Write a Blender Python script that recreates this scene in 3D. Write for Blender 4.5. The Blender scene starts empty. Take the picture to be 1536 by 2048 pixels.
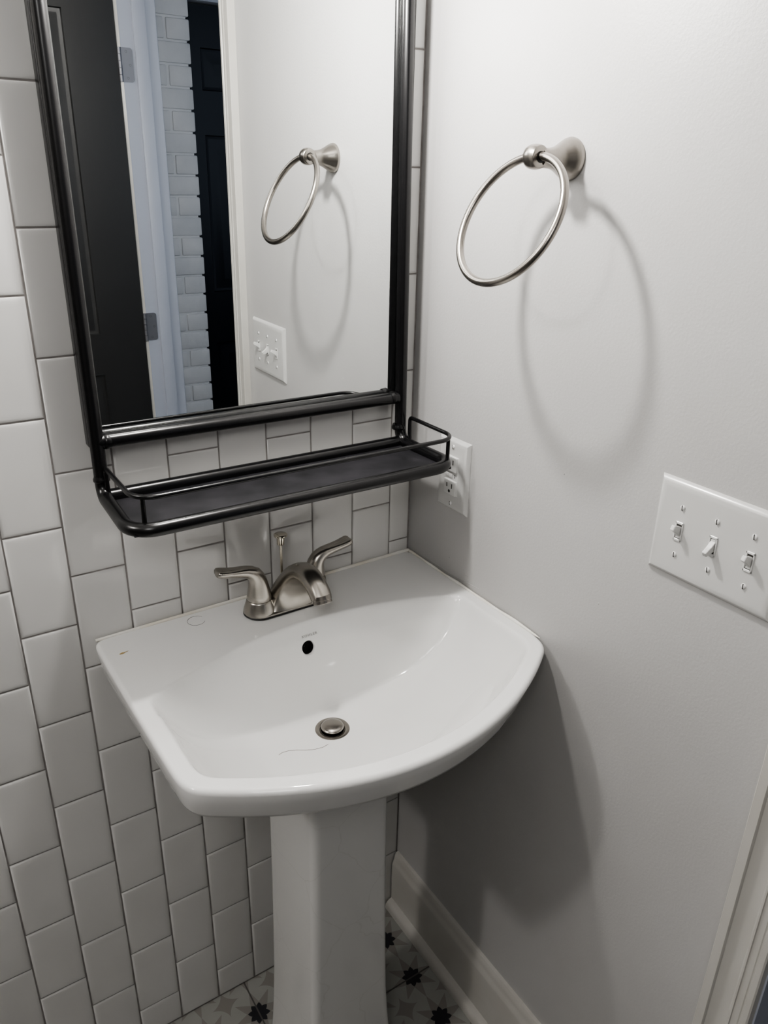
import bpy, bmesh, math, random
from mathutils import Vector, Matrix
random.seed(7)
PI = math.pi
scene = bpy.context.scene
COL = scene.collection
V = Vector

# ------------------------------------------------------------------ materials
def new_mat(name):
    m = bpy.data.materials.new(name); m.use_nodes = True
    nt = m.node_tree
    return m, nt, nt.nodes['Principled BSDF']

def pset(b, color=None, rough=None, metal=None, spec=None, coat=None, coat_r=None):
    if color is not None: b.inputs['Base Color'].default_value = (*color, 1)
    if rough is not None: b.inputs['Roughness'].default_value = rough
    if metal is not None: b.inputs['Metallic'].default_value = metal
    if spec is not None: b.inputs['Specular IOR Level'].default_value = spec
    if coat is not None: b.inputs['Coat Weight'].default_value = coat
    if coat_r is not None: b.inputs['Coat Roughness'].default_value = coat_r

def add_bump(nt, b, scale, strength, dist=0.001, detail=2.0, coord='Object', vec_scale=None):
    tc = nt.nodes.new('ShaderNodeTexCoord')
    n = nt.nodes.new('ShaderNodeTexNoise'); n.inputs['Scale'].default_value = scale; n.inputs['Detail'].default_value = detail
    bp = nt.nodes.new('ShaderNodeBump'); bp.inputs['Strength'].default_value = strength; bp.inputs['Distance'].default_value = dist
    src = tc.outputs[coord]
    if vec_scale:
        mp = nt.nodes.new('ShaderNodeMapping'); mp.inputs['Scale'].default_value = vec_scale
        nt.links.new(src, mp.inputs['Vector']); src = mp.outputs['Vector']
    nt.links.new(src, n.inputs['Vector'])
    nt.links.new(n.outputs['Fac'], bp.inputs['Height'])
    nt.links.new(bp.outputs['Normal'], b.inputs['Normal'])
    return n, bp, tc

def color_noise(nt, b, c1, c2, scale, detail=3.0, lo=.35, hi=.65, coord='Object', vec_scale=None):
    tc = nt.nodes.new('ShaderNodeTexCoord')
    n = nt.nodes.new('ShaderNodeTexNoise'); n.inputs['Scale'].default_value = scale; n.inputs['Detail'].default_value = detail
    r = nt.nodes.new('ShaderNodeValToRGB')
    r.color_ramp.elements[0].position = lo; r.color_ramp.elements[0].color = (*c1, 1)
    r.color_ramp.elements[1].position = hi; r.color_ramp.elements[1].color = (*c2, 1)
    src = tc.outputs[coord]
    if vec_scale:
        mp = nt.nodes.new('ShaderNodeMapping'); mp.inputs['Scale'].default_value = vec_scale
        nt.links.new(src, mp.inputs['Vector']); src = mp.outputs['Vector']
    nt.links.new(src, n.inputs['Vector']); nt.links.new(n.outputs['Fac'], r.inputs['Fac'])
    nt.links.new(r.outputs['Color'], b.inputs['Base Color'])
    return n, r

def simple(name, color, rough, metal=0.0, spec=0.5, bump=None, **k):
    m, nt, b = new_mat(name); pset(b, color, rough, metal, spec, **k)
    if bump: add_bump(nt, b, *bump)
    return m

M = {}
# painted drywall: fine roller texture plus a few larger lumps
m, nt, b = new_mat('wall_paint'); pset(b, (.66, .655, .65), .42, 0, .4)
color_noise(nt, b, (.465, .46, .453), (.49, .487, .482), 3.0)
tc = nt.nodes.new('ShaderNodeTexCoord')
n1 = nt.nodes.new('ShaderNodeTexNoise'); n1.inputs['Scale'].default_value = 260; n1.inputs['Detail'].default_value = 3
n2 = nt.nodes.new('ShaderNodeTexNoise'); n2.inputs['Scale'].default_value = 9; n2.inputs['Detail'].default_value = 2
mx = nt.nodes.new('ShaderNodeMath'); mx.operation = 'MULTIPLY_ADD'; mx.inputs[1].default_value = 3.0
vo = nt.nodes.new('ShaderNodeTexVoronoi'); vo.inputs['Scale'].default_value = 11; vo.inputs['Randomness'].default_value = 1
lt = nt.nodes.new('ShaderNodeMath'); lt.operation = 'LESS_THAN'; lt.inputs[1].default_value = .018
ad = nt.nodes.new('ShaderNodeMath'); ad.operation = 'MULTIPLY_ADD'; ad.inputs[1].default_value = 1.2
bp = nt.nodes.new('ShaderNodeBump'); bp.inputs['Strength'].default_value = .28; bp.inputs['Distance'].default_value = .0009
for n in (n1, n2, vo): nt.links.new(tc.outputs['Object'], n.inputs['Vector'])
nt.links.new(n2.outputs['Fac'], mx.inputs[0]); nt.links.new(n1.outputs['Fac'], mx.inputs[2])
nt.links.new(vo.outputs['Distance'], lt.inputs[0]); nt.links.new(lt.outputs[0], ad.inputs[0]); nt.links.new(mx.outputs[0], ad.inputs[2])
nt.links.new(ad.outputs[0], bp.inputs['Height']); nt.links.new(bp.outputs['Normal'], b.inputs['Normal'])
M['wall'] = m
# glazed wall tile
m, nt, b = new_mat('glazed_tile'); pset(b, (.62, .61, .585), .07, 0, .5)
color_noise(nt, b, (.70, .695, .68), (.74, .735, .72), 5.0)
add_bump(nt, b, 14, .2, .005, 1.0)
M['tile'] = m
m, nt, b = new_mat('grout'); pset(b, (.17, .155, .15), .9)
color_noise(nt, b, (.24, .225, .215), (.34, .32, .31), 40); M['grout'] = m
m, nt, b = new_mat('porcelain'); pset(b, (.79, .79, .77), .055, 0, .5)
color_noise(nt, b, (.76, .76, .745), (.78, .78, .77), 6); M['porcelain'] = m
# pedestal porcelain with faint craze lines
m, nt, b = new_mat('crazed_porcelain'); pset(b, (.79, .79, .77), .09, 0, .5)
tc = nt.nodes.new('ShaderNodeTexCoord'); nn = nt.nodes.new('ShaderNodeTexNoise'); nn.inputs['Scale'].default_value = 5; nn.inputs['Detail'].default_value = 4
mxv = nt.nodes.new('ShaderNodeMix'); mxv.data_type = 'VECTOR'; mxv.inputs[0].default_value = .12
vv = nt.nodes.new('ShaderNodeTexVoronoi'); vv.feature = 'DISTANCE_TO_EDGE'; vv.inputs['Scale'].default_value = 7
rr = nt.nodes.new('ShaderNodeValToRGB')
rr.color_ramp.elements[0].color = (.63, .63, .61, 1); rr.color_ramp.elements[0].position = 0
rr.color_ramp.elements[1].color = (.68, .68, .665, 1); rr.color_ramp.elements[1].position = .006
nt.links.new(tc.outputs['Object'], nn.inputs['Vector']); nt.links.new(tc.outputs['Object'], mxv.inputs[4]); nt.links.new(nn.outputs['Color'], mxv.inputs[5])
nt.links.new(mxv.outputs[1], vv.inputs['Vector']); nt.links.new(vv.outputs['Distance'], rr.inputs['Fac']); nt.links.new(rr.outputs['Color'], b.inputs['Base Color'])
M['pedestal'] = m
# brushed nickel
m, nt, b = new_mat('brushed_nickel'); pset(b, (.47, .445, .405), .27, 1.0)
add_bump(nt, b, 60, .02, .0005, 2.0, 'Object', (1, 1, 14)); M['nickel'] = m
m, nt, b = new_mat('satin_nickel'); pset(b, (.35, .328, .30), .27, 1.0)
add_bump(nt, b, 80, .04, .0006, 2.0); M['satin'] = m
m, nt, b = new_mat('polished_nickel'); pset(b, (.62, .58, .50), .12, 1.0); add_bump(nt, b, 50, .02); M['polished'] = m
# black powder coat
m, nt, b = new_mat('black_powder_coat'); pset(b, (.004, .004, .0045), .27, 0, .6)
add_bump(nt, b, 900, .02, .0002, 2.0); M['black'] = m
m, nt, b = new_mat('black_plate'); pset(b, (.017, .016, .019), .5, 0, .4)
color_noise(nt, b, (.012, .012, .014), (.026, .025, .029), 22); M['plate'] = m
m, nt, b = new_mat('mirror_silver'); pset(b, (.90, .915, .91), .0, 1.0); M['mirror'] = m
m, nt, b = new_mat('rubber'); pset(b, (.006, .006, .006), .5); M['rubber'] = m
m, nt, b = new_mat('dark_void'); pset(b, (.004, .004, .004), .8); M['void'] = m
M['plastic'] = simple('white_plastic', (.57, .57, .56), .22, bump=(30, .03))
M['plastic2'] = simple('white_plastic_device', (.68, .68, .67), .25, bump=(30, .03))
M['slot'] = simple('slot_dark', (.03, .028, .025), .7)
M['screw'] = simple('painted_screw', (.74, .74, .73), .25, bump=(60, .03))
M['print'] = simple('grey_print', (.23, .23, .22), .5)
m, nt, b = new_mat('trim_paint'); pset(b, (.68, .665, .63), .3, 0, .45)
color_noise(nt, b, (.52, .505, .47), (.56, .55, .52), 7); M['trim'] = m
m, nt, b = new_mat('jamb_paint'); pset(b, (.40, .425, .49), .35); add_bump(nt, b, 90, .1, .001); M['jamb'] = m
m, nt, b = new_mat('black_door_paint'); pset(b, (.026, .026, .026), .36, 0, .5)
add_bump(nt, b, 10, .08, .004, 4.0, 'Object', (6, 1, .5)); M['door'] = m
m, nt, b = new_mat('navy_door_paint'); pset(b, (.004, .005, .009), .36, 0, .3); add_bump(nt, b, 70, .08, .001); M['navy'] = m
m, nt, b = new_mat('hinge_steel'); pset(b, (.26, .26, .28), .45, .8); add_bump(nt, b, 60, .05); M['hinge'] = m
m, nt, b = new_mat('painted_brick'); pset(b, (.62, .63, .65), .55)
color_noise(nt, b, (.58, .59, .61), (.66, .665, .68), 8); add_bump(nt, b, 45, .5, .003, 4.0); M['brick'] = m
m, nt, b = new_mat('caulk'); pset(b, (.80, .775, .71), .35)
color_noise(nt, b, (.80, .76, .67), (.88, .87, .83), 26); add_bump(nt, b, 120, .4, .002); M['caulk'] = m
M['ceiling'] = simple('ceiling_paint', (.6, .59, .58), .8, bump=(120, .1))
M['dim'] = simple('low_bounce_paint', (.13, .127, .125), .7, bump=(120, .1))  # unseen walls coloured dark to keep bounced light down
M['stain'] = simple('tan_smear', (.42, .31, .13), .4, bump=(50, .1))
M['hair'] = simple('hair', (.10, .06, .04), .4, bump=(50, .1))

# floor: printed eight-point stars with pale petals, 2 x 2 motifs to a tile
def floor_material():
    m, nt, b = new_mat('patterned_floor_tile'); pset(b, None, .35, 0, .4)
    N, L = nt.nodes, nt.links
    S = .1016
    def mth(op, a, c=None, d=None):
        n = N.new('ShaderNodeMath'); n.operation = op
        for i, x in enumerate((a, c, d)):
            if x is None: continue
            if isinstance(x, (int, float)): n.inputs[i].default_value = x
            else: L.new(x, n.inputs[i])
        return n.outputs[0]
    tc = N.new('ShaderNodeTexCoord'); sp = N.new('ShaderNodeSeparateXYZ'); L.new(tc.outputs['Object'], sp.inputs[0])
    X, Y = sp.outputs[0], sp.outputs[1]
    def cell(o, o0, size):
        t = mth('DIVIDE', mth('SUBTRACT', o, o0), size)
        return mth('SUBTRACT', mth('FRACT', mth('ADD', t, .5)), .5)
    u, v = cell(X, -.0755, S), cell(Y, -.175, S)
    gu, gv = cell(X, -.3805, 2*S), cell(Y, -.1755, 2*S)
    r = mth('SQRT', mth('ADD', mth('MULTIPLY', u, u), mth('MULTIPLY', v, v)))
    ang = mth('ARCTAN2', v, u)
    # a: angle from the nearest notch direction (multiples of 45 deg), 0 .. 22.5 deg
    a = mth('PINGPONG', mth('ADD', ang, 8*PI), PI/8)
    star_r = mth('ADD', .148, mth('MULTIPLY', a, (.218-.148)/(PI/8)))
    is_star = mth('LESS_THAN', r, star_r)
    off = mth('MULTIPLY', r, mth('SINE', a))
    spoke_w = mth('MULTIPLY', .118, mth('SUBTRACT', 1.0, mth('DIVIDE', mth('SUBTRACT', r, .15), .36)))
    spoke = mth('LESS_THAN', off, spoke_w)
    cu, cv = mth('SUBTRACT', .5, mth('ABSOLUTE', u)), mth('SUBTRACT', .5, mth('ABSOLUTE', v))
    ast = mth('ADD', mth('POWER', cu, .62), mth('POWER', cv, .62))
    corner = mth('LESS_THAN', ast, .47)
    beige = mth('MAXIMUM', spoke, corner)
    grout = mth('MAXIMUM', mth('LESS_THAN', mth('ABSOLUTE', gu), .0072), mth('LESS_THAN', mth('ABSOLUTE', gv), .0072))
    def mix(f, c1, c2):
        n = N.new('ShaderNodeMix'); n.data_type = 'RGBA'; L.new(f, n.inputs[0])
        for i, c in ((6, c1), (7, c2)):
            if isinstance(c, tuple): n.inputs[i].default_value = (*c, 1)
            else: L.new(c, n.inputs[i])
        return n.outputs[2]
    nz = N.new('ShaderNodeTexNoise'); nz.inputs['Scale'].default_value = 30; L.new(tc.outputs['Object'], nz.inputs['Vector'])
    pale = mix(nz.outputs['Fac'], (.31, .31, .29), (.35, .35, .33))
    c = mix(beige, pale, (.25, .24, .222))
    c = mix(is_star, c, (.028, .028, .033))
    c = mix(grout, c, (.10, .095, .09))
    L.new(c, b.inputs['Base Color'])
    return m
M['floor'] = floor_material()

# ------------------------------------------------------------------ mesh helpers
def finish(name, bm, mat, parent=None, smooth=True, angle=40, loc=None, kind=None):
    bmesh.ops.recalc_face_normals(bm, faces=bm.faces)
    me = bpy.data.meshes.new(name); bm.to_mesh(me); bm.free()
    for mm in (mat if isinstance(mat, (list, tuple)) else [mat]): me.materials.append(mm)
    if smooth:
        for p in me.polygons: p.use_smooth = True
        me.set_sharp_from_angle(angle=math.radians(angle))
    o = bpy.data.objects.new(name, me); COL.objects.link(o)
    if loc is not None:
        loc = V(loc); me.transform(Matrix.Translation(-loc)); o.location = loc
    if parent is not None:
        o.parent = parent
        # mesh data is in world coordinates: undo the chain of parent translations
        off = V((0, 0, 0)); p = parent
        while p is not None: off += p.location; p = p.parent
        me.transform(Matrix.Translation(-off))
    if kind: o['kind'] = kind
    return o

def thing(name, label, cat, loc, group=None):
    o = bpy.data.objects.new(name, None); COL.objects.link(o); o.location = loc
    o.empty_display_size = .05
    o['label'] = label; o['category'] = cat
    if group: o['group'] = group
    return o

def tag(o, label, cat, group=None):
    o['label'] = label; o['category'] = cat
    if group: o['group'] = group
    return o

def box(bm, lo, hi, bev=0, seg=2):
    lo, hi = V(lo), V(hi)
    r = bmesh.ops.create_cube(bm, size=1, matrix=Matrix.Translation((lo+hi)/2) @ Matrix.Diagonal((*(hi-lo), 1)))
    if bev:
        es = list({e for v in r['verts'] for e in v.link_edges})
        bmesh.ops.bevel(bm, geom=es, offset=bev, segments=seg, affect='EDGES', profile=.5)

def bridge(bm, A, B, closed=True):
    n = len(A)
    for i in range(n if closed else n-1):
        j = (i+1) % n
        if A[i] is A[j] : continue
        try: bm.faces.new((A[i], A[j], B[j], B[i]))
        except ValueError: pass

def loft(bm, rings, cap0=True, cap1=True, close_loop=False):
    vr = [[bm.verts.new(p) for p in R] for R in rings]
    for a, b_ in zip(vr, vr[1:]): bridge(bm, a, b_)
    if close_loop: bridge(bm, vr[-1], vr[0])
    else:
        if cap0: bm.faces.new(list(reversed(vr[0])))
        if cap1: bm.faces.new(vr[-1])
    return vr

def lathe(bm, prof, center, axis=(0, 0, 1), n=40, cap0=True, cap1=True):
    """prof: list of (radius, height along axis)."""
    ax = V(axis).normalized(); q = V((0, 0, 1)).rotation_difference(ax)
    c = V(center); rings = []
    for r, h in prof:
        rings.append([c + q @ V((r*math.cos(2*PI*i/n), r*math.sin(2*PI*i/n), h)) for i in range(n)])
    return loft(bm, rings, cap0, cap1)

def fillet(pts, rad, n=10, closed=False):
    pts = [V(p) for p in pts]; out = []
    N = len(pts)
    rng = range(N) if closed else range(1, N-1)
    if not closed: out.append(pts[0])
    for i in rng:
        p0, p1, p2 = pts[i-1], pts[i], pts[(i+1) % N]
        r = rad[i] if isinstance(rad, (list, tuple)) else rad
        d0, d1 = (p0-p1).normalized(), (p2-p1).normalized()
        ang = d0.angle(d1)
        if r <= 0 or abs(ang-PI) < 1e-3: out.append(p1); continue
        t = r/math.tan(ang/2)
        a, b_ = p1+d0*t, p1+d1*t
        bis = (d0+d1).normalized(); c = p1+bis*(r/math.sin(ang/2))
        va, vb = a-c, b_-c; tot = va.angle(vb); ax = va.cross(vb).normalized()
        for k in range(n+1): out.append(c + Matrix.Rotation(tot*k/n, 3, ax) @ va)
    if not closed: out.append(pts[-1])
    return out

def sweep(bm, path, radius, n=16, closed=False, cap=True, up=None):
    path = [V(p) for p in path]; N = len(path); rings = []
    T = []
    for i in range(N):
        a = path[i-1] if (i > 0 or closed) else path[i]
        b_ = path[(i+1) % N] if (i < N-1 or closed) else path[i]
        T.append((b_-a).normalized())
    ref = V(up) if up else (V((0, 0, 1)) if abs(T[0].z) < .9 else V((1, 0, 0)))
    nrm = (ref - T[0]*ref.dot(T[0])).normalized()
    for i in range(N):
        if i: nrm = T[i-1].rotation_difference(T[i]) @ nrm
        nrm = (nrm - T[i]*nrm.dot(T[i])).normalized(); bi = T[i].cross(nrm)
        r = radius[i] if isinstance(radius, (list, tuple)) else radius
        ra, rb = r if isinstance(r, tuple) else (r, r)
        rings.append([path[i] + nrm*(ra*math.cos(2*PI*k/n)) + bi*(rb*math.sin(2*PI*k/n)) for k in range(n)])
    return loft(bm, rings, cap and not closed, cap and not closed, closed)

def extrude_profile(bm, prof, to3):
    """prof: closed 2-D polygon, to3(p, end) -> 3-D point at end 0 / 1"""
    A = [bm.verts.new(to3(p, 0)) for p in prof]; B = [bm.verts.new(to3(p, 1)) for p in prof]
    bridge(bm, A, B); bm.faces.new(list(reversed(A))); bm.faces.new(B)

# ------------------------------------------------------------------ dimensions (metres)
CEIL = 2.60; XL = -2.55; YF = -1.60           # left wall, wall behind the camera
DOOR_Y0, DOOR_Y1, DOOR_H = -.785, -1.529, 2.04
WT = .106                                     # thickness of the right wall

# ------------------------------------------------------------------ setting
bm = bmesh.new(); box(bm, (XL-.1, YF-.9, -.1), (1.8, .1, 0)); finish('floor', bm, M['floor'], smooth=False, kind='structure')
bm = bmesh.new(); box(bm, (XL-.1, YF-.9, CEIL), (1.8, .1, CEIL+.1)); finish('ceiling', bm, M['ceiling'], smooth=False, kind='structure')

# tiled back wall: vertical 3 x 6 in tiles in half-offset columns
TW, TH, X7, ZT, GAP = .0781, .1564, -.0441, 1.4071, .0020
def tile(bm, x0, x1, z0, z1):
    if x1-x0 < .008 or z1-z0 < .008: return
    tilt = (random.gauss(0, .0010), random.gauss(0, .0010))
    cx, cz = (x0+x1)/2, (z0+z1)/2
    rings = []
    for inset, y in ((0, .004), (0, -.0005), (.0006, -.0016), (.0018, -.0023), (.0045, -.0027), (.011, -.0028)):
        i = min(inset, (x1-x0)*.45, (z1-z0)*.45)
        rings.append([V((x, y + (x-cx)*tilt[0] + (z-cz)*tilt[1], z)) for x, z in
                      ((x0+i, z0+i), (x1-i, z0+i), (x1-i, z1-i), (x0+i, z1-i))])
    vr = [[bm.verts.new(p) for p in R] for R in rings]
    for a, b_ in zip(vr, vr[1:]): bridge(bm, a, b_)
    bm.faces.new(vr[-1])
bm = bmesh.new()
YT = .0024                                     # so that tile faces sit on the plane y = 0
for l in range(-26, 8):
    x0 = X7-(7-l)*TW + GAP/2; x1 = x0+TW-GAP
    if l == 7: x1 = -.0032
    par = 1 if l % 2 == 0 else 0
    for k in range(-18, 22):
        if k % 2 != par: continue
        z1 = ZT-k*TH/2-GAP/2; z0 = z1-TH+GAP
        z0, z1 = max(z0, .003), min(z1, CEIL-.003)
        if x0 < XL+.004: continue
        tile(bm, x0, x1, z0, z1)
bmesh.ops.translate(bm, verts=bm.verts, vec=(0, YT, 0))
for f in bm.faces: f.material_index = 0
n0 = len(bm.faces)
box(bm, (XL-.1, .0018, 0), (WT, .1, CEIL))
bm.faces.ensure_lookup_table()
for f in bm.faces[n0:]: f.material_index = 1
wb = finish('wall_back', bm, [M['tile'], M['grout']], angle=60, kind='structure')

# right wall with the doorway
bm = bmesh.new()
box(bm, (0, DOOR_Y0-.0, 0), (WT, .0018, CEIL)); box(bm, (0, DOOR_Y1, DOOR_H), (WT, DOOR_Y0, CEIL)); box(bm, (0, YF-.1, 0), (WT, DOOR_Y1, CEIL))
finish('wall_right', bm, M['wall'], smooth=False, kind='structure')
bm = bmesh.new()
sweep(bm, [(.0004, -.049, .9207), (.0004, -.079, .9190), (.0004, -.127, .9193), (.0004, -.172, .9221), (.0004, -.204, .9254)], [.0006, .0011, .0010, .0013, .0007], 8)
for y, z, r in ((-.0635, .9333, .0016), (-.168, .9351, .0018), (-.1735, .9352, .0015), (-.122, .9482, .0012), (-.45, 1.02, .0013), (-.27, 1.18, .0014), (-.36, 1.18, .0012)):
    bmesh.ops.create_icosphere(bm, subdivisions=2, radius=1, matrix=Matrix.Translation((0, y, z)) @ Matrix.Diagonal((.0009, r*.7, r*1.3, 1)))
fp = finish('paint_flaws', bm, M['wall'], bpy.data.objects['wall_right']); fp['kind'] = 'stuff'
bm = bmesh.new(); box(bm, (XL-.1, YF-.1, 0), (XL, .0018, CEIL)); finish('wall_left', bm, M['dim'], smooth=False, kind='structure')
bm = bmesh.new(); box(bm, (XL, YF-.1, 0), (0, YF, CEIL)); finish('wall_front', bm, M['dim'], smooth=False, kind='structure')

# baseboard on the right wall with its shoe moulding
def run_y(bm, prof, y0, y1): extrude_profile(bm, prof, lambda p, e: V((p[0], y1 if e else y0, p[1])))
bm = bmesh.new()
run_y(bm, [(0, .0), (-.0155, .0), (-.0155, .125), (-.0148, .130), (-.0120, .136), (-.0100, .144), (-.0088, .152), (-.0060, .157), (0, .158)], -.003, -.7185)
finish('baseboard_right', bm, M['trim'], angle=25, kind='structure')
bm = bmesh.new()
run_y(bm, [(-.0155, 0), (-.0318, 0), (-.0318, .006), (-.0305, .012), (-.0275, .0175), (-.0225, .0215), (-.0155, .0235)], -.004, -.7185)
finish('trim_1', bm, M['trim'], angle=25, kind='structure')
# door casing, room side
CAS = [(0, 0), (-.0150, .0), (-.0165, .0012), (-.0165, .0120), (-.0150, .0132), (-.0128, .0138), (-.0105, .0185), (-.0092, .0240), (-.0088, .0300), (-.0094, .0370), (-.0108, .0392),
       (-.0108, .0412), (-.0090, .0420), (-.0090, .0500), (-.0080, .0512), (-.0080, .0530), (-.0100, .0540), (-.0100, .0600), (-.0085, .0620), (0, .0640)]
bm = bmesh.new()
Y0C = -.7195
extrude_profile(bm, CAS, lambda p, e: V((p[0], Y0C-p[1], (DOOR_H+.06) if e else 0)))
extrude_profile(bm, CAS, lambda p, e: V((p[0], DOOR_Y1-.0655+p[1], (DOOR_H+.06) if e else 0)))
extrude_profile(bm, CAS, lambda p, e: V((p[0], (DOOR_Y1-.0655) if e else Y0C, DOOR_H+.066-p[1])))
finish('trim_2', bm, M['trim'], angle=25, kind='structure')
# door frame: jambs, stops, hall-side casing
bm = bmesh.new()
JT = .019
box(bm, (-.001, DOOR_Y1-JT+.002, 0), (WT+.001, DOOR_Y1+.0005, DOOR_H)); box(bm, (-.001, DOOR_Y0-.0005, 0), (WT+.001, DOOR_Y0+JT-.002, DOOR_H))
box(bm, (-.001, DOOR_Y1, DOOR_H-JT), (WT+.001, DOOR_Y0, DOOR_H+.001))
box(bm, (.038, DOOR_Y1, 0), (.075, DOOR_Y1+.0115, DOOR_H-JT), .0015); box(bm, (.038, DOOR_Y0-.0115, 0), (.075, DOOR_Y0, DOOR_H-JT), .0015)
box(bm, (WT, DOOR_Y1-.063, 0), (WT+.005, DOOR_Y1-.004, DOOR_H+.06), .003); box(bm, (WT, DOOR_Y0+.004, 0), (WT+.005, DOOR_Y0+.063, DOOR_H+.06), .003)
finish('trim_3', bm, M['jamb'], angle=25, kind='structure')

# raised / recessed door leaf facing +y ; panels = list of (x0, x1, z0, z1)
def door_leaf(x0, x1, y_back, y_face, z0, z1, panels):
    bm = bmesh.new()
    xs = sorted({x0, x1, *[p[0] for p in panels], *[p[1] for p in panels]}); zs = sorted({z0, z1, *[p[2] for p in panels], *[p[3] for p in panels]})
    grid = {(i, j): bm.verts.new((x, y_face, z)) for i, x in enumerate(xs) for j, z in enumerate(zs)}
    for i in range(len(xs)-1):
        for j in range(len(zs)-1):
            cx, cz = (xs[i]+xs[i+1])/2, (zs[j]+zs[j+1])/2
            if any(p[0] < cx < p[1] and p[2] < cz < p[3] for p in panels): continue
            bm.faces.new([grid[i, j], grid[i+1, j], grid[i+1, j+1], grid[i, j+1]])
    for p in panels:
        R = []
        for ins, d in ((0, 0), (.003, .006), (.011, .008), (.014, .008), (.046, .002), (.048, .002)):
            R.append([bm.verts.new((x, y_face-d, z)) for x, z in ((p[0]+ins, p[2]+ins), (p[1]-ins, p[2]+ins), (p[1]-ins, p[3]-ins), (p[0]+ins, p[3]-ins))])
        for a, b_ in zip(R, R[1:]): bridge(bm, a, b_)
        bm.faces.new(R[-1])
    B = [bm.verts.new(c) for c in ((x0, y_back, z0), (x1, y_back, z0), (x1, y_back, z1), (x0, y_back, z1))]
    bm.faces.new(B)
    F = [bm.verts.new(c) for c in ((x0, y_face, z0), (x1, y_face, z0), (x1, y_face, z1), (x0, y_face, z1))]
    bridge(bm, F, B)
    bmesh.ops.remove_doubles(bm, verts=bm.verts, dist=1e-5)
    return bm
# open bathroom door, hinged on the far jamb and swung into the room against the front wall
d1 = finish('door_1', door_leaf(-.752, -.0115, -1.563, -1.528, .012, DOOR_H-JT-.003,
            [(-.615, -.152, .24, .92), (-.615, -.152, 1.05, 1.93)]), M['door'], angle=20, kind='structure')
def hinge(z0, parent):
    bm = bmesh.new(); hx0, hx1, r = -.006, .0305, .008
    pts = [(hx0, z0)]
    for cx, cz, a0 in ((hx1-r, z0+r, -PI/2), (hx1-r, z0+.087-r, 0)):
        for k in range(7): pts.append((cx+r*math.cos(a0+k*PI/12), cz+r*math.sin(a0+k*PI/12)))
    pts.append((hx0, z0+.087))
    extrude_profile(bm, pts, lambda p, e: V((p[0], DOOR_Y1+(.0028 if e else .0003), p[1])))
    for k in range(5): lathe(bm, [(.0052, 0), (.0052, .0165)], (-.0075, DOOR_Y1+.004, z0+.0175*k), n=16)
    o = finish('hinge', bm, M['hinge'], parent, angle=30)
    for x, dz in ((.012, .010), (.021, .0435), (.012, .077)):
        bm = bmesh.new(); lathe(bm, [(.0030, 0), (.0030, .0004), (.0012, -.0008)], (x, DOOR_Y1+.0027, z0+dz), (0, 1, 0), 14)
        finish('screw', bm, M['slot'], o)
for z in (1.763, 1.019, .22): hinge(z, d1)
bm = bmesh.new()
lathe(bm, [(.030, 0), (.030, .004), (.012, .008), (.011, .030), (.024, .042), (.027, .054), (.020, .064), (.004, .066)], (-.69, -1.528, .95), (0, 1, 0), 28)
finish('door_knob', bm, M['satin'], d1)

# hall seen in the mirror: painted brick wall with an entry door set into it
BY = -1.833
def brick_mass(bm, x0, x1, z0, z1, right_end, flip=False):
    C = .0677; bl = .203; row = 0
    z = z0
    while z < z1-.01:
        h = min(C, z1-z)-.0065
        xe = x1 if not flip else x0
        off = 0 if row % 2 else .083
        cuts = [x1]
        x = x1-(bl if off == 0 else off)
        while x > x0+.02: cuts.append(x); x -= bl
        cuts.append(x0)
        for a, b_ in zip(cuts, cuts[1:]):
            j = random.uniform(-.0015, .0015)
            box(bm, (b_+(.004 if b_ > x0 else 0), BY-.09, z), (a-(.004 if a < x1 else 0), BY+j, z+h), .0045, 2)
        z += C; row += 1
    box(bm, (x0, BY-.09, z0), (x1-.010, BY-.005, z1))
bm = bmesh.new(); brick_mass(bm, .0, .322, 0.026, 2.13, True); finish('wall_hall', bm, M['brick'], angle=35, kind='structure')
bm = bmesh.new(); brick_mass(bm, 1.235, 1.70, 0.031, 2.13, True); finish('wall_hall_right', bm, M['brick'], angle=35, kind='structure')
bm = bmesh.new(); box(bm, (-.0, BY-.10, 2.135), (1.7, BY, CEIL)); finish('wall_hall_upper', bm, M['brick'], smooth=False, kind='structure')
bm = bmesh.new(); box(bm, (1.7, BY-.6, 0), (1.8, .1, CEIL)); finish('wall_hall_end', bm, M['wall'], smooth=False, kind='structure')
bm = bmesh.new(); box(bm, (WT, .0018, 0), (1.7, .1, CEIL)); finish('wall_hall_near', bm, M['wall'], smooth=False, kind='structure')
DX0, DX1 = .318, 1.232
ps = []
for a, c in ((.393, .735), (.815, 1.157)):
    ps += [(a, c, 1.787, 1.918), (a, c, 1.095, 1.645), (a, c, .24, .90)]
d2 = finish('door_2', door_leaf(DX0, DX1, BY-.135, BY-.098, .012, 2.045, ps), M['navy'], angle=20, kind='structure')
bm = bmesh.new()
lathe(bm, [(.030, 0), (.030, .004), (.012, .008), (.011, .030), (.024, .042), (.027, .054), (.020, .064), (.004, .066)], (1.165, BY-.098, .98), (0, 1, 0), 28)
finish('door_knob', bm, M['satin'], d2)
bm = bmesh.new(); box(bm, (DX0-.02, BY-.14, 2.050), (DX1+.02, BY-.06, 2.13), .003); finish('trim_4', bm, M['jamb'], angle=25, kind='structure')

# ------------------------------------------------------------------ pedestal sink
SX = -.288; ZR = .910
sink = thing('pedestal_sink', 'white porcelain pedestal sink with curved front in the corner of tiled and painted walls', 'sink', (SX, -.215, 0))
DC = V((SX-.0035, -.2245))                           # drain centre in plan
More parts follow.
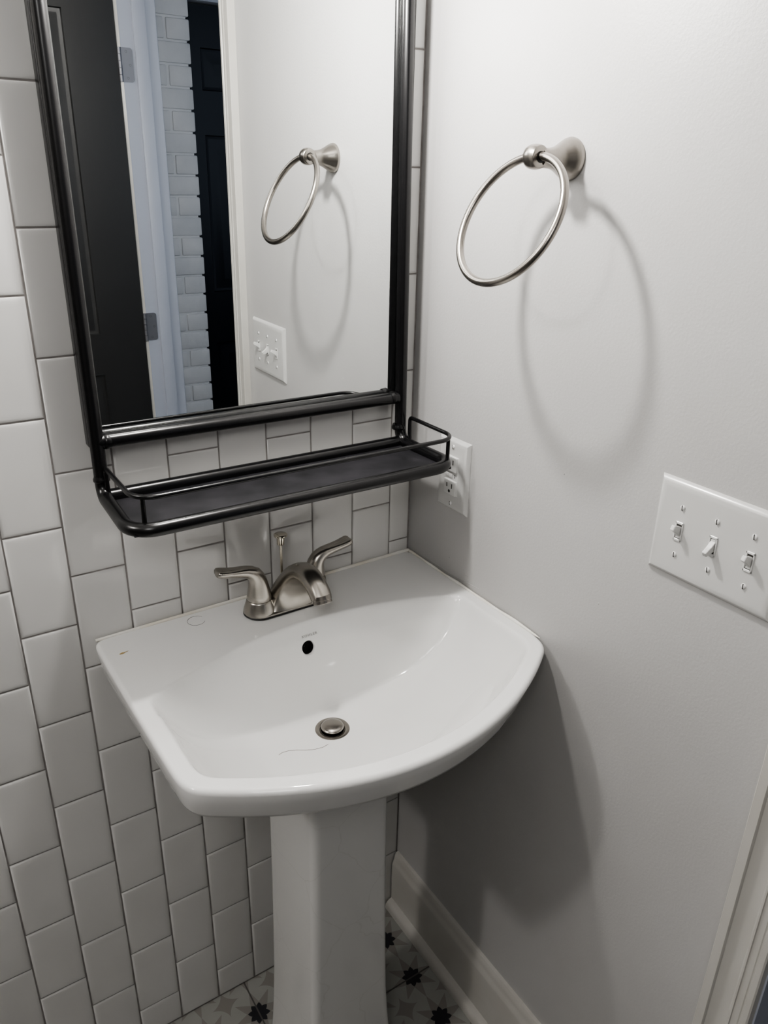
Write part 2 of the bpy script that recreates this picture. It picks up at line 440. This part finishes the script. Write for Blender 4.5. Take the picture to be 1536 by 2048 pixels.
# plan outline (right half, from the middle of the back), mirrored to the left
half = [(0, -.003), (.12, -.003), (.24, -.003), (.283, -.003)]
oc = [(.2868, -.010), (.2868, -.06), (.2866, -.12), (.2860, -.18), (.2850, -.25), (.2840, -.31), (.2828, -.345)]
fc = [(.2798, -.362), (.2720, -.376), (.2580, -.3865)]
fr = []
for i in range(1, 19):
    x = .2580*(1-i/18); fr.append((x, -.4785 + (.4785-.3865)*(x/.2580)**2))
pts = half + oc + fc + fr
full = [(SX+x-y*.0085, y) for x, y in pts] + [(SX-x-y*.0085, y) for x, y in reversed(pts[1:-1])]
full = [(min(x, -.0012), y) for x, y in full]
def resample(poly, n):
    P = [V(p) for p in poly]; L_ = [(P[(i+1) % len(P)]-P[i]).length for i in range(len(P))]
    tot = sum(L_); out = []; i = 0; acc = 0
    for k in range(n):
        d = tot*k/n
        while acc+L_[i] < d: acc += L_[i]; i += 1
        out.append(P[i].lerp(P[(i+1) % len(P)], (d-acc)/L_[i]))
    return out
NO = 320
outline = resample(full, NO)
for _ in range(3):                            # soften plan corners a touch
    outline = [(outline[i-1]+outline[i]*2+outline[(i+1) % NO])/4 for i in range(NO)]
# inner boundary of the basin as a radius around the drain
def back_y(x):                                # curved rear edge of the basin
    t = (x-SX)/.255; return -.124-.062*t*t
def inner_r(a):
    d = V((math.cos(a), math.sin(a)))
    # ray / outline intersection
    best = .5
    for i in range(NO):
        p, q = outline[i]-DC, outline[(i+1) % NO]-DC
        den = d.x*(q-p).y-d.y*(q-p).x
        if abs(den) < 1e-9: continue
        t = (p.x*(q-p).y-p.y*(q-p).x)/den; s = (p.x*d.y-p.y*d.x)/den
        if t > 0 and -1e-6 <= s <= 1+1e-6: best = min(best, t)
    return best
NA = 720
RO = [inner_r(2*PI*i/NA) for i in range(NA)]
def rim_r(a):
    f = (a/(2*PI)*NA) % NA; i = int(f); t = f-i
    return RO[i % NA]*(1-t)+RO[(i+1) % NA]*t
ZD = .775
def smin(a, b_, k):
    h = max(0, min(1, .5+.5*(b_-a)/k)); return b_*(1-h)+a*h-k*h*(1-h)
def smax(a, b_, k): return -smin(-a, -b_, k)
def basin_z(x, y):
    d = V((x, y))-DC; r = d.length
    a = math.atan2(d.y, d.x) if r > 1e-6 else 0
    if d.y > 0:                               # behind the drain: keep the bowl wide, the rear wall closes it
        a2 = math.atan2(0.0, d.x); Rr = max(.20, rim_r(a2)-.024)
        yy = .30; e = math.sqrt((d.x/Rr)**2+(d.y/yy)**2)
    else:
        w = .026
        e = r/(rim_r(a)-w)
    depth = ZR-ZD
    # wide gentle floor that steepens near the rim
    g = .46*e**1.7 + .54*e**7
    zf = ZD + depth*g
    k = .385
    zw = ZR-(back_y(x)-y)/k
    z = smax(zf, zw, .014)
    return smin(ZR, z, .007)
bm = bmesh.new()
rings = []
HR = .0205
NS = 96
for s in range(NS+1):
    t = s/NS
    ring = []
    for p in outline:
        d = p-DC; L_ = d.length; u = d/L_
        q = DC+u*(HR+(L_-.0075-HR)*t)
        z = basin_z(q.x, q.y)
        ring.append(V((q.x, q.y, z)))
    rings.append(ring)
top = rings[-1]
for k in range(1, 7):                         # rounded rim edge
    a = k/6*PI/2; ring = []
    for p, tp in zip(outline, top):
        d = (p-DC); u = d/d.length
        q = p-u*.0075+u*(.0075*math.sin(a))
        ring.append(V((q.x, q.y, tp.z-.0075*(1-math.cos(a)))))
    rings.append(ring)
def plan_scale(sx, sy_front, z, back=None):
    ring = []
    for p in outline:
        y = p.y
        yy = -.003+(y+.003)*sy_front
        ring.append(V((SX+(p.x-SX)*sx, yy, z)))
    return ring
rings += [plan_scale(.992, .985, .885), plan_scale(.978, .968, .862), plan_scale(.970, .961, .8555), plan_scale(.955, .950, .853), plan_scale(.90, .90, .852), plan_scale(.82, .82, .835), plan_scale(.66, .74, .79), plan_scale(.5, .68, .7455)]
ring = []
for p in outline:
    d = p-DC; u = d/d.length; q = DC+u*HR; ring.append(V((q.x, q.y, .7435)))
rings.append(ring)
def roll(z, x): return z+.0135*(x-SX)*max(0, min(1, (z-.80)/.05))
for R_ in rings:
    for p in R_: p.z = roll(p.z, p.x)
loft(bm, rings, close_loop=True)
basin = finish('basin', bm, M['porcelain'], sink, angle=50)
# overflow hole cut into the rear wall
def wall_point(x, z):
    y0, y1 = back_y(x)-.12, back_y(x)+.01
    for _ in range(50):
        ym = (y0+y1)/2
        if basin_z(x, ym) < z: y0 = ym
        else: y1 = ym
    return V((x, ym, roll(z, x)))
OX = -.2848; op = wall_point(OX, .8715)
e = .002
nx = V((-(basin_z(op.x+e, op.y)-basin_z(op.x-e, op.y))/(2*e), -(basin_z(op.x, op.y+e)-basin_z(op.x, op.y-e))/(2*e), 1)).normalized()
bm = bmesh.new(); lathe(bm, [(.0112, -.018), (.0112, .012)], op, nx, 40)
cut = finish('overflow_cutter', bm, M['void'])
mod = basin.modifiers.new('hole', 'BOOLEAN'); mod.operation = 'DIFFERENCE'; mod.object = cut; mod.solver = 'EXACT'
dg = bpy.context.evaluated_depsgraph_get(); dg.update()
me2 = bpy.data.meshes.new_from_object(basin.evaluated_get(dg)); basin.modifiers.clear()
if len(me2.polygons) > 1000: basin.data = me2
bpy.data.objects.remove(cut)
bm = bmesh.new(); lathe(bm, [(.0006, -.0170), (.0106, -.0170), (.0109, -.0062), (.0102, -.0062), (.0100, -.0165), (.0006, -.0165)], op, nx, 40, False, False)
finish('overflow_hole', bm, M['void'], sink)
# lettering on the rear wall of the basin
def lettering(txt, size, x, z):
    cu = bpy.data.curves.new('t', 'FONT'); cu.body = txt; cu.size = size; cu.align_x = 'CENTER'; cu.space_character = 1.25; cu.offset = .00005; cu.resolution_u = 3
    o = bpy.data.objects.new('t', cu); COL.objects.link(o)
    dg = bpy.context.evaluated_depsgraph_get(); dg.update()
    me = bpy.data.meshes.new_from_object(o.evaluated_get(dg)); bpy.data.objects.remove(o)
    bm = bmesh.new(); bm.from_mesh(me)
    bmesh.ops.triangulate(bm, faces=bm.faces)
    for v in bm.verts:
        zz = z+v.co.y*.86; xx = x+v.co.x
        p = wall_point(xx, zz); v.co = p+nx*.0005
    return bm
le = finish('lettering', lettering('KOHLER', .0060, -.2797, .8877), M['print'], sink, smooth=False)
le['label'] = 'small grey capital lettering above the overflow hole'
# pedestal column
bm = bmesh.new(); rings = []
def col_ring(hw, yb, yf, z, r=.014, taper=.004):
    P = fillet([(SX-hw-taper*0, yb, z), (SX+hw, yb, z), (SX+hw-taper, yf, z), (SX-hw+taper, yf, z)], r, 6, True)
    return P
for z, hw, yf in ((0, .0935, -.294), (.012, .0935, -.294), (.03, .0920, -.2925), (.07, .0880, -.2885), (.13, .0840, -.2850), (.20, .0805, -.2825), (.30, .0780, -.281), (.42, .0755, -.280), (.55, .0740, -.2795), (.68, .0730, -.279), (.742, .0728, -.2787)):
    rings.append(col_ring(hw, -.122, yf, z))
loft(bm, rings)
finish('pedestal', bm, M['pedestal'], sink, angle=40)
# drain: flange, cup, stopper
dz = ZD+.0008
bm = bmesh.new()
lathe(bm, [(.0150, -.0300), (.0162, -.0300), (.0165, -.006), (.0178, .0000), (.0195, .0013), (.0235, .0017), (.0262, .0010), (.0268, .0000), (.0200, -.0010), (.0190, -.0020), (.0185, -.0300)], (DC.x, DC.y, dz), n=48, cap0=False, cap1=False)
dr = finish('drain', bm, M['satin'], sink)
bm = bmesh.new(); lathe(bm, [(.0005, -.026), (.0160, -.026), (.0160, -.024), (.0005, -.024)], (DC.x, DC.y, dz), n=32, cap0=False, cap1=False)
finish('drain_cavity', bm, M['void'], dr)
bm = bmesh.new()
lathe(bm, [(.0040, -.024), (.0040, .0030), (.0150, .0030), (.0172, .0038), (.0176, .0052), (.0168, .0066), (.0140, .0080), (.0095, .0091), (.0045, .0097), (.0005, .0098)], (DC.x, DC.y, dz), n=48)
finish('stopper', bm, M['satin'], dr)
# caulk along the two walls
bm = bmesh.new()
sweep(bm, [(SX+u, -.0052, roll(ZR+.0005, SX+u)) for u in (-.283, -.2, -.1, 0, .1, .2, .2835)], [.0022, .0026, .0028, .003, .003, .0034, .0036], 10)
finish('caulk', bm, M['caulk'], sink)
bm = bmesh.new()
P = []; R = []
for i in range(37):
    t = i/36; P.append((-.0036, -.006-.348*t, roll(ZR-.0002+.0006*math.sin(t*17), -.003))); R.append((.0024+.0004*math.sin(t*31+1))*(1 if t < .9 else max(.12, math.sqrt(max(0, 1-((t-.9)/.1)**2)))))
sweep(bm, P, R, 10)
finish('caulk', bm, M['caulk'], sink)
# tan smear on the rear-left of the deck
bm = bmesh.new()
ring = [bm.verts.new((-.5445+.0075*math.cos(a)*(1 if math.cos(a) > 0 else .9), -.0585+.0018*math.sin(a)*(1.3 if math.cos(a) < 0 else .5)+.004*math.cos(a)*.3, roll(ZR, -.5445+.0075*math.cos(a))+.0003)) for a in [2*PI*i/24 for i in range(24)]]
bm.faces.new(ring); sm = finish('smear', bm, M['stain'], sink, smooth=False); sm['label'] = 'thin tan smear on the deck'

# faint ring mark left on the deck
bm = bmesh.new()
sweep(bm, [(-.4245+.0135*math.cos(a), -.031+.0138*math.sin(a), roll(ZR, -.4245)+.0001) for a in [.5+5.2*i/47 for i in range(48)]], .00035, 6)
wr = finish('ring_mark', bm, M['print'], sink); wr['label'] = 'faint round mark on the deck left of the faucet'
# hair lying in the basin
def drop(x, y): return V((x, y, roll(basin_z(x, y), x)+.0004))
bm = bmesh.new()
hp = [(-.392, -.247), (-.385, -.2435), (-.374, -.2425), (-.362, -.2455), (-.350, -.2505), (-.338, -.2545), (-.326, -.2560), (-.315, -.2535)]
sweep(bm, [drop(*p) for p in hp], .00022, 6)
tag(finish('hair_strand', bm, M['hair'], loc=drop(*hp[3])), 'fine brown hair strand lying left of the sink drain', 'hair')

# ------------------------------------------------------------------ faucet
FX, FY = -.2810, -.062
ZF = ZR+.0012
fau = thing('faucet', 'brushed nickel two-handle faucet with arched spout on the sink deck', 'faucet', (FX, FY, ZF))
def stadium(hx, r, z, n=14):
    out = []
    for sx, a0 in ((1, -PI/2), (-1, PI/2)):
        for k in range(n+1):
            a = a0+PI*k/n; out.append(V((FX+sx*hx+r*math.cos(a), FY+r*math.sin(a), z)))
    return out
bm = bmesh.new(); loft(bm, [stadium(.0482, .0272, ZF), stadium(.0482, .0276, ZF+.0016), stadium(.0482, .0268, ZF+.0026)])
g = finish('gasket', bm, M['rubber'], fau); g['label'] = 'thin black gasket under the faucet'
bm = bmesh.new(); loft(bm, [stadium(.0482, .0266, ZF+.0022), stadium(.0482, .0266, ZF+.004), stadium(.0480, .0262, ZF+.0050), stadium(.047, .0235, ZF+.0058), stadium(.046, .0195, ZF+.0060)])
finish('base_plate', bm, M['nickel'], fau)
for sx in (-1, 1):
    hx = FX+sx*.0492
    bm = bmesh.new(); lathe(bm, [(.0264, .004), (.0256, .008), (.0232, .015), (.0210, .0220), (.0201, .0244), (.0188, .0252)], (hx, FY, ZF), n=40)
    finish('handle_base', bm, M['nickel'], fau)
    # lever handle: bell that bends outward into a blunt lever, one swept body
    spec = [(0, .0254, .0193, .0193), (0, .0268, .0198, .0198), (.0, .034, .0187, .0187), (.0004, .042, .0173, .0173), (.0008, .050, .0159, .0158), (.0018, .0570, .0147, .0146), (.0036, .0632, .0136, .0136),
            (.0070, .0692, .0125, .0127), (.0125, .0742, .0114, .0120), (.0200, .0778, .0104, .0114), (.0290, .0800, .0097, .0111), (.0380, .0818, .0093, .0111), (.0470, .0836, .0092, .0117), (.0550, .0854, .0092, .0126), (.0610, .0870, .0089, .0129), (.0648, .0882, .0076, .0117), (.0664, .0889, .0048, .0091)]
    spec = [(u*1.01, h, a, b_) for u, h, a, b_ in spec]
    bm = bmesh.new()
    P = [V((hx+sx*u, FY, ZF+h)) for u, h, _, _ in spec]
    rings = []; NR = 32
    for i, (u, h, ra, rb) in enumerate(spec):
        a = P[max(0, i-1)]; c = P[min(len(P)-1, i+1)]; T = (c-a).normalized()
        if i < 3: T = V((0, 0, 1))
        side = V((0, 1, 0)); nrm = side.cross(T).normalized()   # in the bend plane
        ring = []
        f = max(0, min(1, (i-7)/5))           # the lever: scooped on its upper side
        outward = nrm if (nrm.dot(V((0, 0, 1))) > 0 or i < 3) else -nrm
        for k in range(NR):
            ph = 2*PI*k/NR; cn, sn = math.cos(ph), math.sin(ph)
            q = cn*ra
            if cn > 0 and outward.z > .3: q *= 1-f*(.22+.55*(1-abs(sn)))
            ring.append(P[i]+outward*q+side*(sn*rb))
        rings.append(ring)
    # keep ring orientation consistent
    for i in range(1, len(rings)):
        if (rings[i][0]-P[i]).dot(rings[i-1][0]-P[i-1]) < 0:
            rings[i] = rings[i][NR//2:]+rings[i][:NR//2]
    loft(bm, rings)
    finish('handle', bm, M['nickel'], fau, angle=60)
# spout
sp = [(-.0622, .003, .0450, .0268), (-.0624, .008, .0425, .0264), (-.0632, .016, .0372, .0252), (-.0652, .026, .0312, .0234), (-.0690, .0365, .0262, .0212), (-.0745, .047, .0228, .0191), (-.0820, .0575, .0206, .0174),
      (-.0915, .0675, .0192, .0161), (-.1030, .0760, .0183, .0151), (-.1160, .0820, .0177, .0144), (-.1295, .0845, .0173, .0139), (-.1430, .0832, .0170, .0136), (-.1555, .0785, .0167, .0133), (-.1660, .0715, .0164, .0131), (-.1740, .0635, .0160, .0129)]
bm = bmesh.new(); rings = []; P = [V((FX+.0018, y, ZF+h)) for y, h, _, _ in sp]; NR = 40
for i, (y, h, a, b_) in enumerate(sp):
    A, C = P[max(0, i-1)], P[min(len(P)-1, i+1)]; T = (C-A).normalized()
    if i < 1: T = V((0, 0, 1))
    side = V((1, 0, 0)); nrm = T.cross(side).normalized()
    if nrm.y < 0 and nrm.z < .3: nrm = -nrm
    ring = []
    for k in range(NR):
        ph = 2*PI*k/NR; cn, sn = math.cos(ph), math.sin(ph)
        f_ = min(1, i/6); ex = .60+.22*f_
        X_ = math.copysign(abs(sn)**ex, sn)*a; Y_ = cn*b_
        if cn < 0: Y_ = -b_*(abs(cn)**(.40+.22*f_))*(1-.2*f_)
        ring.append(P[i]+side*X_+nrm*Y_)
    rings.append(ring)
loft(bm, rings)
finish('spout', bm, M['nickel'], fau, angle=55)
tip = P[-1]; T = (V((0, -.45, -1))).normalized()
bm = bmesh.new(); lathe(bm, [(.0148, -.005), (.0150, .0010), (.0143, .0016), (.0145, .0060), (.0135, .0068), (.0115, .0050)], tip, T, 36)
finish('aerator', bm, M['satin'], fau)
# pop-up rod behind the spout
bm = bmesh.new(); lathe(bm, [(.0023, 0), (.0023, .092)], (-.2795, -.040, ZF+.010), n=16)
lr = finish('lift_rod', bm, M['polished'], fau)
bm = bmesh.new(); lathe(bm, [(.0058, 0), (.0062, .0008), (.0062, .0125), (.0105, .0145), (.0110, .0155), (.0110, .0170), (.0095, .0182), (.0005, .0188)], (-.2795, -.040, ZF+.0975), n=32)
finish('knob', bm, M['polished'], lr)

# ------------------------------------------------------------------ mirror with shelf
mir = thing('shelf_mirror', 'rectangular wall mirror in a black tubular metal frame with a railed shelf below', 'mirror', (-.289, 0, 1.13))
MT = 1.815
TX0, TX1, TY, TR = -.5365, -.0530, -.0265, .0095
tx0, tx1, tz0 = -.5452, -.0335, 1.2085
bm = bmesh.new()
yb, yf = -.0010, -.0195
box(bm, (tx0, yf, tz0), (tx0+.014, yb, MT), .0012); box(bm, (tx1-.014, yf, tz0), (tx1, yb, MT), .0012)
box(bm, (tx0+.014, yf, tz0), (tx1-.014, yb, tz0+.014), .0012); box(bm, (tx0+.014, yf, MT-.014), (tx1-.014, yb, MT), .0012)
box(bm, (tx0+.01, -.006, tz0+.01), (tx1-.01, yb, MT-.01))
finish('backing_tray', bm, M['black'], mir, angle=30)
# glass, leaning forward by 0.4 degrees at the top
TH_ = .0073
bm = bmesh.new()
box(bm, (tx0+.0145, -.003, tz0+.0145), (tx1-.0145, 0, MT-.0145))
bmesh.ops.translate(bm, verts=bm.verts, vec=(0, -.0116, 0))
bmesh.ops.transform(bm, matrix=Matrix.Translation((0, -.0146, 1.2)) @ Matrix.Rotation(TH_, 4, 'X') @ Matrix.Translation((0, .0146, -1.2)), verts=bm.verts)
gl = finish('glass', bm, M['mirror'], mir, smooth=False)
# one bent tube: up the left side, round the shelf front, up the right side, and across the top
ZS = 1.1405; YFR = -.1700
path = fillet([(TX0, TY, MT-.01), (TX0, TY, ZS), (-.5405, YFR, ZS), (-.0400, YFR, ZS), (TX1+.008, TY, ZS), (TX1, TY, MT-.01)], [0, .020, .034, .034, .020, 0], 10)
path2 = fillet([(TX0, TY, MT-.01), (TX1, TY, MT-.01)], 0)
bm = bmesh.new(); sweep(bm, path, TR, 20); sweep(bm, [(TX0, TY, MT-.01), (TX1, TY, MT-.01)], TR, 20)
finish('tube_frame', bm, M['black'], mir, angle=60)
bm = bmesh.new(); sweep(bm, [(TX0, TY, 1.2175), (TX1, TY, 1.2155)], TR, 20); finish('cross_bar', bm, M['black'], mir, angle=60)
bm = bmesh.new(); sweep(bm, [(TX0, TY-.004, ZS), (TX1+.006, TY-.004, ZS)], TR, 20); finish('shelf_back_bar', bm, M['black'], mir, angle=60)
for x, d in ((TX0, 1), (TX1+.003, -1)):
    bm = bmesh.new(); lathe(bm, [(.0095, -.001), (.0112, .0005), (.0112, .0035), (.0100, .006), (.0096, .008)], (x, TY-.001, ZS+.022), (0, 0, 1), 24)
    finish('weld_collar', bm, M['black'], mir, angle=60)
    bm = bmesh.new(); lathe(bm, [(.0095, 0), (.0108, .001), (.0106, .005), (.0097, .009)], (x+d*.009, TY, 1.2168), (d, 0, 0), 24)
    finish('weld_collar', bm, M['black'], mir, angle=60)
bm = bmesh.new(); box(bm, (-.537, YFR+.002, ZS-.0065), (-.045, TY-.006, ZS-.0045), .0005); finish('shelf_plate', bm, M['plate'], mir, smooth=False)
# guard rail of thin rod with four little posts
ZRL = 1.1835; rx0, rx1, ry = -.5325, -.0365, -.1700
rp = fillet([(rx0, -.038, ZS+.006), (rx0, -.038, ZRL), (rx0, ry, ZRL), (rx1, ry, ZRL), (rx1, -.042, ZRL), (rx1, -.042, ZS+.006)], [0, .006, .032, .032, .006, 0], 10)
bm = bmesh.new(); sweep(bm, rp, .0033, 12)
gr = finish('guard_rail', bm, M['black'], mir, angle=60)
for x in (rx0+.0115, rx1-.0115):
    bm = bmesh.new(); sweep(bm, [(x, ry+.0085, ZS+.004), (x, ry+.0085, ZRL)], .0031, 12); finish('rail_post', bm, M['black'], gr, angle=60)

# ------------------------------------------------------------------ towel ring
tr = thing('towel_ring', 'satin nickel towel ring on a flared post on the painted wall', 'towel ring', (0, -.309, 1.574))
bm = bmesh.new()
prof = [(.0010, .0002), (.0245, .0002), (.0248, .0020), (.0238, .0055), (.0208, .0115), (.0168, .0190), (.0136, .0262), (.0119, .0335), (.0113, .0405), (.0112, .0440), (.0100, .0500)]
lathe(bm, prof, (0, -.309, 1.574), (-1, 0, 0), 48, True, True)
finish('wall_mount', bm, M['satin'], tr, angle=50)
# barrel head: short drum whose axis runs along the wall, fat in the middle
bm = bmesh.new()
lathe(bm, [(.0060, -.0094), (.0108, -.0094), (.0128, -.0086), (.0138, -.0055), (.0142, -.0015), (.0142, .0020), (.0138, .0058), (.0128, .0088), (.0108, .0096), (.0060, .0096)], (-.0545, -.3055, 1.5750), (0, 1, 0), 40)
hd = finish('head', bm, M['satin'], tr, angle=50)
for s in (-1, 1):
    bm = bmesh.new(); lathe(bm, [(.0066, 0), (.0066, .0006)], (-.0545, -.3055+s*.0095, 1.5748), (0, s, 0), 24)
    finish('bushing', bm, M['rubber'], hd)
rc, rr_, tilt = V((-.0902, -.3079, 1.5053)), .0793, math.radians(26.8)
dn = V((-math.sin(tilt), 0, -math.cos(tilt))); sd = V((.0216*.0, 1, 0))
bm = bmesh.new(); sweep(bm, [rc+(dn*math.cos(2*PI*i/96)+sd*math.sin(2*PI*i/96))*rr_ for i in range(96)], .0050, 16, closed=True)
finish('ring', bm, M['satin'], tr, angle=60)

# ------------------------------------------------------------------ wall plates (on x = 0, facing -x)
def plate(bm, yc, zc, w, h, t=.0062):
    R = []
    for ins, d in ((0, .0), (0, .0012), (.0012, .0030), (.0045, .0055), (.0062, t), (.012, t+.0002)):
        R.append([V((-d, yc+sy*(w/2-ins), zc+sz*(h/2-ins))) for sy, sz in ((-1, -1), (1, -1), (1, 1), (-1, 1))])
    loft(bm, R)
def slot_screw(yc, zc, x, parent, rot=0.0, r=.0033):
    bm = bmesh.new(); lathe(bm, [(r, -.0008), (r, .0006), (r*.82, .0014), (r*.4, .0018), (.0002, .0019)], (x, yc, zc), (-1, 0, 0), 20)
    s = finish('screw', bm, M['screw'], parent)
    bm = bmesh.new(); w = .00045
    d = V((0, math.sin(rot), math.cos(rot))); e_ = V((0, math.cos(rot), -math.sin(rot))); c = V((x-.0017, yc, zc))
    for sx in (0,):
        A = [c+d*r*.93*a+e_*w*b_+V((-.0004 if k else .0006, 0, 0)) for k in (0, 1) for a, b_ in ((-1, -1), (1, -1), (1, 1), (-1, 1))]
    vs = [bm.verts.new(p) for p in A]; bridge(bm, vs[:4], vs[4:]); bm.faces.new(vs[4:]); bm.faces.new(vs[:4])
    finish('screw_slot', bm, M['slot'], s, smooth=False)

# GFCI outlet
OY, OZ = -.1235, 1.1018
out = thing('wall_outlet', 'white two-socket outlet with test buttons on the painted wall near the corner', 'outlet', (0, OY, OZ))
bm = bmesh.new(); plate(bm, OY, OZ, .0785, .1245); finish('cover_plate', bm, M['plastic'], out, angle=25)
slot_screw(OY, OZ+.0490, -.0064, out, .25); slot_screw(OY, OZ-.0490, -.0064, out, .1)
bm = bmesh.new()
box(bm, (-.0072, OY-.0166, OZ-.0335), (-.004, OY+.0166, OZ+.0335), .0008)
dev = finish('receptacle', bm, M['plastic2'], out, angle=30)
for s in (-1, 1):
    bm = bmesh.new(); zc = OZ+s*.0205
    box(bm, (-.0108, OY-.0150, zc-.0125), (-.0060, OY+.0150, zc+.0125), .0011)
    fc_ = finish('socket_face', bm, M['plastic2'], dev, angle=30)
    for dy, hh in ((.0064, .0034), (-.0064, .0040)):
        bm = bmesh.new(); box(bm, (-.0111, OY+dy-.0010, zc+.0035-hh), (-.0100, OY+dy+.0010, zc+.0035+hh)); finish('socket_slot', bm, M['slot'], dev, smooth=False)
    bm = bmesh.new(); lathe(bm, [(.0026, 0), (.0026, .0011)], (-.0100, OY, zc-.0062), (-1, 0, 0), 18); finish('ground_hole', bm, M['slot'], dev)
bm = bmesh.new(); box(bm, (-.0088, OY-.0035, OZ-.0033), (-.006, OY+.0145, OZ+.0033), .0005); bb = finish('test_buttons', bm, M['plastic2'], dev, angle=30)
bm = bmesh.new(); box(bm, (-.00895, OY+.0050, OZ-.0034), (-.0085, OY+.0054, OZ+.0034)); finish('button_gap', bm, M['print'], bb, smooth=False)
for dzz in (-.0017, .0017):
    bm = bmesh.new(); lathe(bm, [(.0010, 0), (.0010, .0006)], (-.0069, OY-.0088, OZ+dzz), (-1, 0, 0), 12); finish('indicator', bm, M['slot'], dev)

# triple toggle switch
SY, SZ, GP = -.6004, 1.1722, .04605
sw = thing('light_switch', 'white three-toggle light switch plate on the painted wall at right', 'light switch', (0, SY, SZ))
bm = bmesh.new(); plate(bm, SY, SZ, .1660, .1225); finish('cover_plate', bm, M['plastic'], sw, angle=25)
for i, up in enumerate((1, -1, 1)):
    yc = SY+GP*(1-i)
    slot_screw(yc, SZ+.03015, -.0063, sw, (.12, .08, .10)[i]); slot_screw(yc, SZ-.03015, -.0063, sw, (.1, .15, .05)[i])
    bm = bmesh.new()                          # raised collar around the lever slot
    for lo, hi in (((-.0078, yc-.0054, SZ-.0122), (-.005, yc-.0036, SZ+.0122)), ((-.0078, yc+.0036, SZ-.0122), (-.005, yc+.0054, SZ+.0122)),
                   ((-.0078, yc-.0054, SZ+.0092), (-.005, yc+.0054, SZ+.0122)), ((-.0078, yc-.0054, SZ-.0122), (-.005, yc+.0054, SZ-.0092))):
        box(bm, lo, hi, .0005, 1)
    cl = finish('toggle_collar', bm, M['plastic2'], sw, angle=30)
    bm = bmesh.new(); box(bm, (-.0066, yc-.0037, SZ-.0093), (-.0058, yc+.0037, SZ+.0093)); finish('slot_gap', bm, M['slot'], cl, smooth=False)
    # lever: tapered block leaving the slot at about 25 degrees, with its curved root
    a = math.radians(27)*up; dirv = V((-math.cos(a), 0, math.sin(a))); nv = V((math.sin(a), 0, math.cos(a)))
    root = V((-.0035, yc, SZ-up*.0012)); bm = bmesh.new(); R = []
    for t, hy, hz in ((0, .0031, .0062), (.0035, .0031, .0058), (.0080, .0030, .0043), (.0130, .0028, .0036), (.0176, .0027, .0032), (.0184, .0022, .0026)):
        c = root+dirv*t+nv*(up*.0006)
        R.append([c+V((0, sy*hy, 0))+nv*(sz*hz) for sy, sz in ((-1, -1), (1, -1), (1, 1), (-1, 1))])
    loft(bm, R)
    bmesh.ops.bevel(bm, geom=list(bm.edges), offset=.0004, segments=2, affect='EDGES')
    finish('toggle', bm, M['plastic2'], sw, angle=30)
    bm = bmesh.new(); box(bm, (-.0070, yc-.0031, SZ-(.0085 if up > 0 else -.0005)), (-.0060, yc+.0031, SZ+(-.0005 if up > 0 else .0085)), .0004, 1)
    finish('toggle_apron', bm, M['plastic2'], cl, angle=30)

# ------------------------------------------------------------------ lights
def point(name, loc, power, radius, color):
    l = bpy.data.lights.new(name, 'POINT'); l.energy = power; l.shadow_soft_size = radius; l.color = color
    o = bpy.data.objects.new(name, l); COL.objects.link(o); o.location = loc; return o
def area(name, loc, target, sx, sy, power, color):
    l = bpy.data.lights.new(name, 'AREA'); l.shape = 'RECTANGLE'; l.size = sx; l.size_y = sy; l.energy = power; l.color = color
    o = bpy.data.objects.new(name, l); COL.objects.link(o); o.location = loc
    o.rotation_euler = (V(target)-V(loc)).to_track_quat('-Z', 'Y').to_euler(); return o
WARM = (1.0, .968, .932)
point('vanity_bulb_near', (-.33, -.175, 1.83), 14.0, .026, WARM)
area('overhead_fill', (-.95, -1.15, 2.57), (-.95, -1.15, 0), 1.0, .7, .8, (1.0, .985, .965))  # added soft fill from above, no actual fixture
point('vanity_bulb_far', (-2.25, -.22, 2.42), 25, .065, WARM)
area('front_fill', (-1.15, -1.42, 2.15), (-.30, 0, 1.35), .4, .4, 3.3, (1.0, .985, .965))  # added fill that brightens tiles and pedestal from the front, not a real lamp
area('hall_daylight', (.95, -.35, 1.7), (.25, -1.83, 1.35), .9, 1.2, 3.0, (.66, .80, 1.0))

w = bpy.data.worlds.new('World'); scene.world = w; w.use_nodes = True
w.node_tree.nodes['Background'].inputs[0].default_value = (.5, .55, .6, 1); w.node_tree.nodes['Background'].inputs[1].default_value = .05

# ------------------------------------------------------------------ camera
cam = bpy.data.cameras.new('camera'); co = bpy.data.objects.new('camera', cam); COL.objects.link(co)
co.location = (-.7582, -1.0560, 1.5503); co.rotation_mode = 'XYZ'; co.rotation_euler = (1.1616, -.0202, -.5776)
cam.sensor_fit = 'HORIZONTAL'; cam.sensor_width = 36; cam.lens = 1548.88/1536*36; cam.clip_start = .02
scene.camera = co
scene.view_settings.view_transform = 'AgX'
scene.view_settings.look = 'AgX - Medium High Contrast'
scene.view_settings.exposure = .6
scene.cycles.use_denoising = True
scene.cycles.max_bounces = 10
scene.cycles.diffuse_bounces = 6
scene.cycles.glossy_bounces = 6
